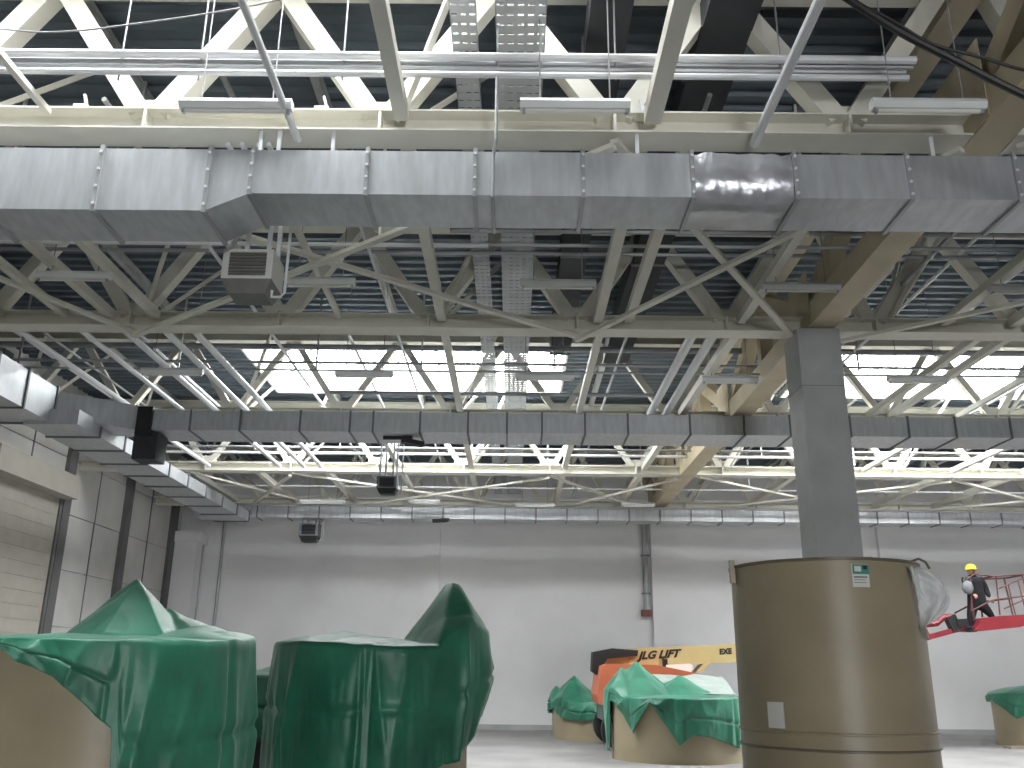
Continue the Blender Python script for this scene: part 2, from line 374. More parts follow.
xpipe(-100, 1100, 372, 13.2, .018, 'thin conduit crossing under the rooflights', 'greypipe')
xpipe(100, 1100, 455, 19.2, .03, 'pale pipe crossing under the middle duct', 'pipe')
xpipe(150, 1100, 449, 18.7, .022, 'thin upper pipe crossing under the middle duct', 'greypipe')
xpipe(180, 1100, 507, 23.4, .03, 'dark pipe crossing above the far duct', 'greypipe')
xpipe(180, 1100, 488, 22.6, .022, 'thin pale pipe crossing beyond the fourth truss', 'pipe')
# hangers from the front pipes
for i, px in enumerate((118, 198, 342, 497, 541, 616, 782)):
    p = atY(px, 80, 6.15)
    o = MB().tube((p.x, 6.15, p.z), (p.x, 6.15, ZDECK-.01), .008, 6).build('hanger_rod', 'wire')
    tag(o, '%s thin hanger rod from the left holding the four front pipes' % ORD[i], 'rod', 'hanger rods of the front pipes')
# sagging wire, black cables
def cable(name, pts, r, m, label):
    pts = [Vector(p) for p in pts]; out = []
    for i in range(len(pts)-1):
        for t in range(6):
            a = pts[max(i-1, 0)]; b = pts[i]; c = pts[i+1]; d = pts[min(i+2, len(pts)-1)]; u = t/6
            out.append(.5*((2*b)+(c-a)*u+(2*a-5*b+4*c-d)*u*u+(3*b-a-3*c+d)*u**3))
    out.append(pts[-1]); return tag(MB().path(out, r, 8).build(name, m, smooth=True), label, 'cable')
cable('sagging_wire', [atY(-80, 22, 5.6), atY(0, 29, 5.6), atY(60, 32, 5.6), atY(150, 22, 5.6), atY(240, 8, 5.6), atY(330, -12, 5.6)], .007, 'wire', 'thin sagging wire across the top left corner')
cable('black_cable', [atY(760, -60, 5.0), atY(845, -3, 5.0), atY(900, 32, 5.0), atY(960, 63, 5.0), atY(1024, 95, 5.0), atY(1120, 135, 5.0)], .026, 'cable', 'thick black cable slanting across the top right corner')
cable('black_cable', [atY(800, -20, 5.5), atY(880, 14, 5.5), atY(930, 43, 5.5), atY(980, 57, 5.5), atY(1024, 70, 5.5), atY(1120, 90, 5.5)], .012, 'cable', 'thinner black cable behind the thick one at top right')

# ------------------------------------------------------------------ cable trays and dark ducts along the hall
def tray(x0, x1, z, y0, y1, ncol, label):
    t = thing('cable_tray', ((x0+x1)/2, y0, z), label, 'cable tray', 'perforated cable trays')
    wdt = x1-x0; b = MB(); pitch = .115; n = int((y1-y0)/pitch); sl = wdt/(ncol+.0)
    for c in range(ncol+1):
        xx = x0+c*sl; hw = sl*.20 if 0 < c < ncol else sl*.16
        b.box(max(x0, xx-hw), min(x1, xx+hw), y0, y1, z, z+.004)
    for r_ in range(n+1):
        y = y0+r_*pitch; b.box(x0, x1, y, y+pitch*.84, z+.0003, z+.0037)
    b.build('perforated_base', 'tray', t)
    for x in (x0, x1-.004): MB().box(x, x+.004, y0, y1, z, z+.06).build('side_rail', 'tray', t)
    return t
def xat(px, py, Z): return atZ(px, py, Z).x
ZTR = 6.62
tray(xat(449, 8, ZTR), xat(476, 8, ZTR), ZTR, 5.2, YB-.4, 3, 'narrow perforated cable tray running away overhead')
tray(xat(495, 8, ZTR), xat(547, 8, ZTR), ZTR, 5.2, YB-.4, 5, 'wide perforated cable tray running away overhead')
DARKX = []
for (pa, pb, ye, lb) in ((591, 634, 15.0, 'dark grey insulated duct overhead, just right of the trays'), (710, 763, 15.4, 'black insulated duct overhead, left of the main girder')):
    x0, x1 = xat(pa, 2, 6.9), xat(pb, 2, 6.9)
    DARKX.append((x0, x1))
    d = thing('insulated_duct', ((x0+x1)/2, 5, 6.9), lb, 'duct')
    n = 5; L = (ye-5.0)/n
    for i in range(n): MB().box(x0, x1, 5+i*L, 5+(i+1)*L-.02, 6.9, 7.18).build('section', 'darkduct', d)
    for i in range(1, n): MB().box(x0-.015, x1+.015, 5+i*L-.04, 5+i*L+.02, 6.885, 7.195).build('flange', 'galvdark', d)

# ------------------------------------------------------------------ ventilation ducts
def xduct(name, label, joints, y0, y1, zfun, foil=None, fl=.022, bolts=False, m='galv'):
    z0a, z1a = zfun(joints[0])
    d = thing(name, ((joints[0]+joints[-1])/2, (y0+y1)/2, z0a), label, 'duct', 'galvanised ventilation ducts')
    for i, (a, b) in enumerate(zip(joints[:-1], joints[1:])):
        (za, ta), (zb, tb) = zfun(a), zfun(b)
        s = MB()
        if foil is not None and i == foil:
            nx, prof = 22, []
            per = [(y0, za), (y0, (za+ta)/2), (y0, ta), ((y0+y1)/2, ta), (y1, ta), (y1, za), ((y0+y1)/2, za)]
            n = len(per)
            for k in range(nx+1):
                x = a+.02+(b-a-.04)*k/nx
                for (y, z) in per:
                    q = noise.noise((x*7, y*5, z*6))*.022 + noise.noise((x*17, y*9, z*9))*.010
                    s.v.append(Vector((x, y-q if y == y0 else y, z+q*.8)))
            for k in range(nx):
                for j in range(n): s.f.append((k*n+j, k*n+(j+1) % n, (k+1)*n+(j+1) % n, (k+1)*n+j))
            s.build('foil_wrapped_section', 'foil', d, smooth='all')['label'] = 'crumpled shiny foil wrapped section'
            continue
        s._add([(a, y0, za), (b, y0, zb), (b, y1, zb), (a, y1, za), (a, y0, ta), (b, y0, tb), (b, y1, tb), (a, y1, ta)],
               [(0, 1, 5, 4), (3, 7, 6, 2), (0, 3, 2, 1), (4, 5, 6, 7), (0, 4, 7, 3), (1, 2, 6, 5)])
        s.build('section', m, d)
    for x in joints[1:-1]:
        za, ta = zfun(x); f = MB(); t = .016; e = fl
        f.box(x-t, x+t, y0-e, y0+.004, za-e, ta+e); f.box(x-t, x+t, y1-.004, y1+e, za-e, ta+e)
        f.box(x-t, x+t, y0, y1, za-e, za+.004); f.box(x-t, x+t, y0, y1, ta-.004, ta+e)
        F = f.build('flange', 'galvdark' if not bolts else 'greypipe', d)
        if bolts:
            for q in range(4):
                zz = za+(ta-za)*(.08+.28*q)
                MB().tube((x, y0-e-.012, zz), (x, y0-e+.002, zz), .013, 6).build('bolt', 'pipe', F)
    return d
# near duct
Y0 = 6.2
jx = [atY(px, 170, Y0).x for px in (-125, -12, 100, 209, 252, 367, 475, 583, 692, 795, 908, 1015, 1130, 1250)]
jx[0] = max(jx[0], XL+.05)
ztop = atY(512, 152, Y0).z; zlow = atY(512, 195.5, Y0).z; zlowL = atY(150, 210, Y0).z
def zf(x):
    a, b = jx[3], jx[4]
    u = min(1, max(0, (x-a)/(b-a))); return (zlowL+(zlow-zlowL)*u, ztop)
ytail = atZ(512, 228, zlow).y
xduct('ventilation_duct', 'large galvanised duct nearest the viewer, with a stepped underside', jx, Y0, ytail, zf, foil=8, bolts=True)
# rods hanging the near duct from the nearest truss
for i, px in enumerate((252, 271, 327, 641, 945)):
    x = atY(px, 150, 6.3).x
    o = MB().bar((x, Y0+.30, ztop-.002), (x, Y0+.30, ZB+.002), .03, .03).build('duct_hanger', 'pipe')
    tag(o, '%s short hanger from the left on top of the near duct' % ORD[i], 'hanger', 'short hangers of the near duct')
# middle duct
Y2 = 14.85
z0, z1 = atY(512, 433, Y2).z, atY(512, 413.5, Y2).z
j2 = [atY(px, 425, Y2).x for px in (152, 190, 240, 300, 350, 373, 420, 468, 507, 542, 585, 628, 690, 744, 790, 850, 908, 955, 1010, 1070, 1140)]
xduct('ventilation_duct', 'galvanised duct across the middle distance under the rooflights', j2, Y2, atZ(512, 444.5, z0).y, lambda x: (z0, z1), fl=.02)
Y3 = 23.75
z0b, z1b = atY(512, 519.5, Y3).z, atY(512, 508, Y3).z
j3 = [atY(px, 515, Y3).x for px in range(195, 1120, 31)]
xduct('ventilation_duct', 'far galvanised duct along the top of the end wall', j3, Y3, Y3+.55, lambda x: (z0b, z1b), fl=.02)
# ducts along the left wall
def yduct(label, joints, x0, x1, z0, z1, m='galv'):
    d = thing('ventilation_duct', ((x0+x1)/2, joints[0], z0), label, 'duct', 'galvanised ventilation ducts')
    for a, b in zip(joints[:-1], joints[1:]): MB().box(x0, x1, a, b, z0, z1).build('section', m, d)
    e = .025
    for y in joints[1:]:
        f = MB(); f.box(x0-e, x0, y-.02, y+.02, z0-e, z1+e); f.box(x1, x1+e, y-.02, y+.02, z0-e, z1+e)
        f.box(x0, x1, y-.02, y+.02, z0-e, z0); f.box(x0, x1, y-.02, y+.02, z1, z1+e); f.build('flange', 'galvdark', d)
    return d
XS = -7.45
pt = atX(0, 352, XS); zt_ = pt.z; zb_ = atX(0, 395, XS).z
ya, yb_, yc_ = pt.y, atX(29, 372, XS).y, atX(58, 387, XS).y
wd = yduct('galvanised duct along the left wall, upper run turning into the middle duct', [ya-3.2, ya-2.2, ya-1.1, ya, yb_, yc_], XS-1.0, XS, zb_, zt_)
# elbow from the wall run to the middle duct
e = MB(); x_end = j2[0]-.25; ydir = Y2
pa, pb = (XS, yc_), (x_end, Y2); pc, pd_ = (x_end, Y2+.5), (XS-1.0, yc_)
def quadprism(b, P, z0, z1):
    n = len(P); return b._add([(x, y, z0) for x, y in P]+[(x, y, z1) for x, y in P],
        [tuple(range(n-1, -1, -1)), tuple(range(n, 2*n))]+[(i, (i+1) % n, n+(i+1) % n, n+i) for i in range(n)])
quadprism(e, [pa, pb, pc, (XS-.6, Y2+.45), pd_], zb_+.12, min(zt_-.02, 5.86)).build('elbow', 'galv', wd)
MB().box(j2[0]-.26, j2[0]-.003, Y2-.05, Y2+.62, z0-.10, z1+.05).build('flexible_connector', 'black', wd)['label'] = 'black flexible connector'
MB().box(j2[0]-.30, j2[0]+.10, Y2+.05, Y2+.50, z0-.50, z0-.03).build('damper_box', 'darkduct', wd)
zl0, zl1 = 5.27, 5.52
yduct('lower galvanised duct along the left wall, running back to the end wall', [13.9, 14.7, 15.7, 16.8, 17.9, 19.0, 20.2, 21.4, 22.6, 23.7], -7.85, -6.98, zl0, zl1)

# ------------------------------------------------------------------ fluorescent battens
def lamp(px0, px1, py, Z, label):
    a = atZ((px0+px1)/2, py, Z); zc = (a-CAM).dot(_f); L = (px1-px0)/FPX*zc
    t = thing('lamp_batten', (a.x, a.y, Z), label, 'lamp', 'suspended fluorescent battens')
    b = MB(); hw = .06
    b._add([(a.x+sx*L/2, a.y+dy, Z+dz) for sx in (-1, 1) for dy, dz in ((-hw, .045), (-hw*.55, 0), (hw*.55, 0), (hw, .045), (hw*.6, .085), (-hw*.6, .085))],
           [tuple(range(5, -1, -1)), tuple(range(6, 12))]+[(i, (i+1) % 6, 6+(i+1) % 6, 6+i) for i in range(6)])
    b.build('housing', 'lampwhite', t)
    MB().tube((a.x-L/2+.04, a.y, Z-.012), (a.x+L/2-.04, a.y, Z-.012), .016, 8).build('tube', 'paper', t)
    for s in (-1, 1):
        MB().box(a.x+s*(L/2-.03)-.012, a.x+s*(L/2-.03)+.012, a.y-.018, a.y+.018, Z-.03, Z+.01).build('lamp_holder', 'greypipe', t)
        wx = a.x+s*L*.32; ztw = 6.87 if any(u-.03 < wx < v+.03 and a.y < 15.4 for u, v in DARKX) else ZDECK-.005
        MB().tube((wx, a.y, Z+.08), (wx, a.y, ztw), .006, 6).build('suspension_wire', 'wire', t)
    return t
ZL = 5.775
for i, (a, b) in enumerate(((180, 292), (520, 630), (872, 985))): lamp(a, b, 110, ZL, '%s suspended batten lamp from the left, in the row before the nearest truss' % ORD[i])
for i, (a, b, y) in enumerate(((37, 110, 279), (285, 355, 285), (520, 596, 287), (763, 840, 290), (990, 1060, 292))): lamp(a, b, y, ZL, '%s suspended batten lamp from the left, in the row behind the near duct' % ORD[i])
for i, (a, b, y) in enumerate(((141, 203, 374), (335, 393, 376), (515, 574, 379), (702, 758, 382), (888, 948, 382))): lamp(a, b, y, ZL, '%s suspended batten lamp from the left, in the row under the rooflights' % ORD[i])
for i, (a, b, y) in enumerate(((300, 345, 503), (408, 440, 503), (515, 555, 506), (622, 655, 506))): lamp(a, b, y, ZL-.1, '%s suspended batten lamp from the left, in the row before the far duct' % ORD[i])

# ------------------------------------------------------------------ unit heaters
def heater(px0, px1, pyt, pyb, Y, label, dark, ytop):
    c = atY((px0+px1)/2, pyb, Y); z1_ = atY((px0+px1)/2, pyt, Y).z; z0_ = c.z
    W_ = (px1-px0)/FPX*((c-CAM).dot(_f)); D_ = W_*.85
    x0, x1, y0, y1 = c.x-W_/2, c.x+W_/2, Y, Y+D_
    t = thing('unit_heater', (c.x, Y+D_/2, z0_), label, 'heater', 'suspended unit heaters')
    hm = 'heater' if not dark else 'galvdark'
    zc = z0_+(z1_-z0_)*.30
    MB().box(x0, x1, y0+.03, y1, zc, z1_).build('cabinet', hm, t)
    f = MB(); b = W_*.13
    f.box(x0, x0+b, y0, y0+.03, zc, z1_); f.box(x1-b, x1, y0, y0+.03, zc, z1_); f.box(x0+b, x1-b, y0, y0+.03, zc, zc+b*.5); f.box(x0+b, x1-b, y0, y0+.03, z1_-b*.5, z1_)
    f.build('front_frame', hm, t)
    n = 7
    for i in range(n):
        zz = zc+b*.5+(z1_-zc-b)*(i+.5)/n
        MB().bar((x0+b, y0+.016, zz), (x1-b, y0+.016, zz), .008, (z1_-zc-b)/n*.75, (0, .35, 1)).build('louvre', 'grille' if not dark else 'black', t)
    MB()._add([(x0, y0, zc), (x1, y0, zc), (x1, y1, zc), (x0, y1, zc), (x0+W_*.14, y0+.05, z0_), (x1-W_*.14, y0+.05, z0_), (x1-W_*.14, y1-.05, z0_), (x0+W_*.14, y1-.05, z0_)],
              [(0, 1, 5, 4), (1, 2, 6, 5), (2, 3, 7, 6), (3, 0, 4, 7), (4, 5, 6, 7), (0, 3, 2, 1)]).build('drip_tray', 'heaterdark' if not dark else 'black', t)
    for sx in (.12, .40, .72, .92):
        MB().bar((x0+W_*sx, y0+D_*(.25 if sx < .5 else .7), z1_-.002), (x0+W_*sx, y0+D_*(.25 if sx < .5 else .7), ytop), .035, .035).build('hanger_bar', 'pipe' if not dark else 'greypipe', t)
    yc0 = max(t_ for t_ in TY if t_ < Y+2)+.2
    for sx in (.12, .40, .72, .92) if Y < 22 else ():
        yh = y0+D_*(.25 if sx < .5 else .7)
        MB().bar((x0+W_*sx, yc0, ZB-.02), (x0+W_*sx, yh, ZB-.02), .035, .034).build('bracket_arm', 'pipe' if not dark else 'greypipe', t)
    xx = x1+W_*.22
    MB().path([(x1-W_*.03, y0+.10, z0_+.05), (x1-W_*.03, y0+.10, z0_-.01), (xx-.03, y0+.10, z0_-.01), (xx, y0+.10, z0_+.03), (xx+.01, y0+.10, ytop)], .013, 8).build('supply_pipe', 'pipe' if not dark else 'greypipe', t)
    return t
heater(219, 270, 249, 291, 7.0, 'off-white suspended heater hanging below the near duct', False, ZB-.003)
heater(376, 396, 476, 493, 16.0, 'dark suspended heater hanging below the middle duct', True, ZB-.003)
o = heater(298, 317, 523, 541, 23.85, 'small black heater hanging under the far duct', True, z0b-.001)
# damper bracket under the middle duct
bp = atZ(402, 438, z0-.03); br = thing('damper_bracket', bp, 'black bracket clamped under the middle duct above the dark heater', 'bracket')
MB().bar(bp+Vector((-.33, 0, 0)), bp+Vector((.18, 0, 0)), .06, .05).build('clamp_bar', 'black', br)
MB().bar(bp+Vector((0, -.02, -.05)), bp+Vector((.36, .1, -.09)), .16, .08).build('actuator', 'black', br)
bp = atZ(440, 521, z0b-.05); br = thing('damper_bracket', bp, 'black bracket under the far duct above the white pier', 'bracket')
MB().bar(bp+Vector((-.2, 0, 0)), bp+Vector((.25, 0, .03)), .16, .08).build('clamp_bar', 'black', br)

# ------------------------------------------------------------------ pipes on the end wall
def wallpipe(px, y0, y1, r, m, label, Y=YB-.08):
    a, b = atY(px, y0, Y), atY(px, y1, Y)
    if y1 >= 700: b.z = .002
    return MB().tube((b.x, Y, b.z), (b.x, Y, a.z), r, 8).build('riser_pipe', m, smooth=True), b
P, b = wallpipe(647, 524, 612, .085, 'greypipe', '', YB-.10)
tag(P, 'grey riser pipe ending in a dark red valve on the end wall', 'pipe')
MB().box(b.x-.16, b.x+.10, YB-.24, YB-.015, b.z-.12, b.z+.06).build('valve', 'valve', P)
for zz in (.5, 1.6): MB().box(b.x-.12, b.x+.12, YB-.2, YB-.012, b.z+zz, b.z+zz+.04).build('pipe_clamp', 'galvdark', P)
P, b = wallpipe(206, 520, 700, .05, 'greypipe', '', YB-.1); tag(P, 'thin dark pipe on the end wall beside the corner column', 'pipe')
P, b = wallpipe(186, 545, 700, .03, 'greypipe', '', YB-.79); tag(P, 'thin conduit running down the corner column', 'pipe')

# ------------------------------------------------------------------ tanks
def tank(label, x, y, r, h, band=None, n=72):
    t = thing('round_tank', (x, y, 0), label, 'tank', 'tan fibreglass tanks')
    MB().lathe(x, y, [(r, .0), (r, h), (r-.03, h), (r-.03, h-.25), (.0001, h-.25)], n, cap=False).build('shell', 'tank', t, smooth=True)
    MB().lathe(x, y, [(r+.002, h-.02), (r+.022, h-.018), (r+.022, h+.006), (r-.032, h+.006), (r-.032, h-.02)], n, cap=False).build('rim', 'tankrim', t, smooth=True)
    if band:
        for z in band: MB().lathe(x, y, [(r+.001, z-.012), (r+.018, z-.006), (r+.018, z+.006), (r+.001, z+.012)], n, cap=False).build('hoop', 'tankrim' if z == band[-1] else 'tank', t, smooth=True)
    return t
TX, TYY, TR, TH = 3.04, 9.0, .872, 2.585
T = tank('tall open tan tank standing in front of the column', TX, TYY, TR, TH, [1.105, .97])
def on_tank(px, py):
    d = ray(px, py); ox, oy = CAM.x-TX, CAM.y-TYY; rr = TR+.004
    a = d.x**2+d.y**2; bq = 2*(ox*d.x+oy*d.y); c = ox*ox+oy*oy-rr*rr
    tt = (-bq-math.sqrt(max(0, bq*bq-4*a*c)))/(2*a); return CAM+d*tt
def sticker(px0, px1, py0, py1, m, name, off=0.0):
    a, b = on_tank(px0, (py0+py1)/2), on_tank(px1, (py0+py1)/2); zt, zb = on_tank((px0+px1)/2, py0).z, on_tank((px0+px1)/2, py1).z
    a0 = math.atan2(a.y-TYY, a.x-TX); a1 = math.atan2(b.y-TYY, b.x-TX); s = MB(); n = 5
    for k in range(n+1):
        an = a0+(a1-a0)*k/n
        for rr in (TR+.001+off, TR+.005+off):
            for z in (zb, zt): s.v.append(Vector((TX+rr*math.cos(an), TYY+rr*math.sin(an), z)))
    for k in range(n):
        i = k*4
        s.f += [(i+2, i+6, i+7, i+3), (i, i+1, i+5, i+4), (i+1, i+3, i+7, i+5), (i, i+4, i+6, i+2)]
    s.f += [(0, 2, 3, 1), (n*4, n*4+1, n*4+3, n*4+2)]
    return s.build(name, m, T)
L = sticker(852, 869, 564, 587, 'paper', 'data_label'); L['label'] = 'white data label with teal print'
for (a, b, c, d, m) in ((852.4, 868.6, 564.4, 574.0, 'teal'), (854, 860.5, 566, 571.5, 'paper'), (862.5, 866.5, 565.8, 569.5, 'print'), (854, 867, 576.5, 577.6, 'print'), (854, 865, 579.2, 580.2, 'greypipe'), (854, 866, 582, 583, 'greypipe')):
    sticker(a, b, c, d, m, 'printed_block', .0045 if m == 'teal' or c > 575 else .009)
L = sticker(768, 784, 702, 728, 'paper', 'paper_sheet')
# bracket at the left rim and a curved clip at the right rim
a = on_tank(734.5, 565); MB().box(a.x-.05, a.x-.005, a.y-.03, a.y+.03, TH-.16, TH+.06).build('rim_bracket', 'tank', T)
a = on_tank(913, 565); MB().path([(a.x-.03, a.y, TH), (a.x+.05, a.y-.02, TH+.03), (a.x+.11, a.y-.02, TH+.0), (a.x+.14, a.y-.02, TH-.06)], .012, 8).build('rim_clip', 'tankrim', T)
MB().box(TX+.08, TX+.55, TYY+.1, TYY+.55, TH-.25, TH+.13).build('inlet_box', 'tank', T)
# plastic film hanging off the tank's right side
f = MB(); nu, nv = 26, 30
a = on_tank(911, 575)
for j in range(nv+1):
    v = j/nv
    for i in range(nu+1):
        u = i/nu
        wv = .33*math.sin(math.pi*min(1, v*1.12+.06))**.7*(1-.35*max(0, v-.6))
        x = a.x-.05+u*wv+.09*v+.02*noise.noise((u*3, v*4, 1)); y = a.y-.06-.05*math.sin(u*9+v*5)-.05*noise.noise((u*5, v*6, 3))
        z = TH-.06-v*.62-.03*noise.noise((u*4, v*3, 8))
        f.v.append(Vector((x, y, z)))
for j in range(nv):
    for i in range(nu): k = j*(nu+1)+i; f.f.append((k, k+1, k+nu+2, k+nu+1))
o = f.build('plastic_film', 'film', smooth='all'); tag(o, 'milky plastic film hanging off the side of the tall tan tank', 'plastic sheet')
o.modifiers.new('t', 'SOLIDIFY').thickness = .003

def interp(tab, x):
    if x <= tab[0][0]: return tab[0][1]
    for (a, b), (c, d) in zip(tab[:-1], tab[1:]):
        if x <= c: return b+(d-b)*(x-a)/(c-a)
    return tab[-1][1]
FAC = [R(a_) for a_ in (18, 72, 128, 205, 262, 318)]
def drape(label, cx, cy, r, zr, lens, peaks, seed=0, na=420, nr=40, ns=34, fold=.05, bulge=None, crown=.03, matn='tarp', crease=.02, cap=9.0):
    """cloth over a round tank: lens = (degrees, hanging length), 0 deg faces the camera, + to the right"""
    b = MB(); away = math.atan2(cy, cx)                 # direction from camera to tank
    def top(x, y):
        z = 0
        for (px, py, h, wx, wy, rot, pw) in peaks:
            dx, dy = x-px, y-py; c, s = math.cos(rot), math.sin(rot)
            u_, v_ = (dx*c+dy*s)/wx, (-dx*s+dy*c)/wy
            q = max(u_*math.cos(t_)+v_*math.sin(t_) for t_ in FAC); q = .75*q+.25*math.hypot(u_, v_)
            z = max(z, h*max(0, 1-q)**pw)
        z = min(z, cap); rr = math.hypot(x, y)/r
        return z + crown*(1-rr**4) + crease*(abs(noise.noise((x*2.3+seed, y*2.3, seed*1.7)))*1.6-.4)*min(1, .35+z*2) 
    rows = []
    for j in range(nr+1):
        row = []
        for i in range(na):
            an = 2*math.pi*i/na; rb = r*(1+.0)
            bg = 0
            if bulge:
                dg = math.degrees(an) if an <= math.pi else math.degrees(an)-360
                bg = bulge[1]*math.exp(-((dg-bulge[0])/bulge[2])**2)
            rr = (j/nr)*(rb+.03+bg*.9); 
            lx = math.sin(an)*rr; ly = -math.cos(an)*rr
            row.append((lx, ly, zr+.012+top(lx, ly)*(1 if j < nr else .96)))
        rows.append(row)
    for k in range(1, ns+1):
        row = []; s = k/ns
        for i in range(na):
            an = 2*math.pi*i/na; dg = math.degrees(an) if an <= math.pi else math.degrees(an)-360
            ln = interp(lens, dg) + .025*noise.noise((dg*.11, seed, 2))
            bg = bulge[1]*math.exp(-((dg-bulge[0])/bulge[2])**2)*(1-max(0, s-.55)*2.0) if bulge else 0
            rg = 1-abs(2*noise.noise((an*3.1+s*.25, s*.5, seed)))
            fo = fold*(.9*noise.noise((an*2.2, s*.9, seed+2))+1.0*rg*rg+.35*abs(noise.noise((an*9+1, s*1.7+3, seed+5))))*min(1, s*2.0+.08)
            fo -= fold*.55*math.exp(-((s-.52)/.035)**2)*(.5+.5*rg)                    # tie line round the cover
            fo -= fold*.5*math.exp(-(((dg+seed*7) % 48-24)/1.3)**2)                     # pressed fold lines
            rr = r+.035+max(0, fo)+max(0, bg)
            zt = rows[nr][i][2]; z = zt-s*max(.02, ln+(zt-zr)*.9)
            row.append((math.sin(an)*rr, -math.cos(an)*rr, z))
        rows.append(row)
    rot = away-math.pi/2; c, s_ = math.cos(rot), math.sin(rot)
    for row in rows:
        for (x, y, z) in row: b.v.append(Vector((cx+x*c-y*s_, cy+x*s_+y*c, max(.012, z))))
    for j in range(len(rows)-1):
        for i in range(na): b.f.append((j*na+i, j*na+(i+1) % na, (j+1)*na+(i+1) % na, (j+1)*na+i))
    o = b.build('tarpaulin', matn, smooth='all'); tag(o, label, 'tarpaulin', 'green tarpaulins over the tanks')
    m = o.modifiers.new('t', 'SOLIDIFY'); m.thickness = .006; m.offset = 1
    return o

# near left tank
tank('tan tank at the lower left, partly bared by its green cover', -2.97, 7.0, .93, 1.76)
drape('green tarpaulin with one tall peak over the lower left tank', -2.97, 7.0, .93, 1.76,
      [(-180, .7), (-70, .05), (-46, .05), (-20, .22), (-6, .42), (3, .55), (7, 1.25), (60, 1.2), (100, 1.0), (180, .7)],
      [(.10, .12, .46, .40, .5, .15, 1.0), (.36, .18, .24, .66, .45, .1, 1.3), (.66, .0, .10, .5, .6, 0, .7)], seed=3, fold=.055, bulge=(75, .05, 25), crease=.05)
# near middle tank
tank('tan tank almost hidden under a green cover, right of the lower left one', -1.31, 9.0, .90, 1.78)
drape('green tarpaulin with a hooded bulge rising at its right side, lower centre', -1.31, 9.0, .90, 1.78,
      [(-180, .8), (-60, 1.1), (-10, 1.02), (5, .98), (25, 1.02), (45, .98), (62, .90), (80, .62), (110, .62), (180, .8)],
      [(.74, .10, .68, .40, .95, .1, .90), (-.30, .0, .09, .7, .9, 0, .6)], seed=11, fold=.06, bulge=(82, .15, 30), crease=.05, cap=.575)
# tank behind and between
tank('low tan tank glimpsed between the two near covered tanks', -3.05, 12.2, .95, 1.48)
drape('green tarpaulin glimpsed between the two near covered tanks', -3.05, 12.2, .95, 1.50,
      [(-180, .5), (0, .7), (60, .5), (180, .5)], [(.4, 0, .22, .6, .6, 0, 1)], seed=17)
# low tank in front of the lift
tank('low wide tan tank in front of the lift, showing between pointed flaps', 3.22, 18.75, 1.26, 1.13)
drape('green tarpaulin with pointed flaps on the low tank before the lift', 3.22, 18.75, 1.26, 1.13,
      [(-180, .4), (-84, .55), (-80, .98), (-73, 1.0), (-68, .10), (-58, .10), (-37, .62), (-20, .08), (2, .80), (12, .62), (28, .66), (60, .88), (90, .6), (180, .4)],
      [(-1.02, -.1, .50, .45, .7, 0, .9), (-.74, .0, .64, .72, .8, .3, 1.1), (.08, .1, .36, .72, .6, 0, 1.2)], seed=23, fold=.06, crease=.06, bulge=(-80, .10, 12))
f = MB(); C4 = [atY(676, 697, 18.3), atY(737, 699, 18.5), atY(723, 679, 19.7), atY(652, 677, 19.7)]; n = 12
for j in range(n+1):
    for i in range(n+1):
        u, v = i/n, j/n; q = C4[0].lerp(C4[1], u).lerp(C4[3].lerp(C4[2], u), v); q.z += .05+.05*noise.noise(q*3.1); f.v.append(q)
for j in range(n):
    for i in range(n): k = j*(n+1)+i; f.f.append((k, k+1, k+n+2, k+n+1))
o = f.build('pale_sheet', 'tarplight'); o.modifiers.new('t', 'SOLIDIFY').thickness = .01
tag(o, 'pale sheet of plastic behind the pointed green cover', 'plastic sheet')
# far tank
tank('small far tan tank under a ragged green cover, left of the lift', 2.28, 24.1, 1.25, .82)
drape('ragged green tarpaulin with a peak over the far tank left of the lift', 2.28, 24.1, 1.25, .84,
      [(-180, .3), (-90, .30), (-70, .12), (-50, .35), (-25, .38), (0, .36), (25, .45), (60, .5), (180, .3)],
      [(-.68, -.2, .62, .62, .9, 0, 1.0), (-1.15, 0, .36, .35, .6, 0, .8)], seed=31, fold=.09, crease=.06)
# far right tank on a pallet
xr = atY(1031, 720, 23.3).x
tank('pale tan tank at the far right edge on a low board', xr, 23.3, .82, 1.16)
drape('short green tarpaulin on the tank at the far right edge', xr, 23.3, .82, 1.16,
      [(-180, .3), (-60, .15), (-40, .28), (-20, .55), (10, .3), (180, .3)], [(.1, 0, .18, .9, .9, 0, .8)], seed=41)
# ------------------------------------------------------------------ boom lift
LY = 21.35
lift = thing('boom_lift', (3.3, LY, 0), 'boom lift with buff telescopic boom, orange hood and red jib', 'lift')
bL0, bL1 = atY(628, 658, LY), atY(905, 640, LY)
ax = (bL1-bL0).normalized(); upv = Vector((0, 1, 0)).cross(ax) * -1
hgt = .40
bm_ = MB().bar(bL0, atY(760, 652, LY), .34, hgt).build('boom', 'boom', lift)
bm2 = MB().bar(atY(758, 652, LY), bL1, .26, hgt*.78).build('inner_boom', 'boom', lift)
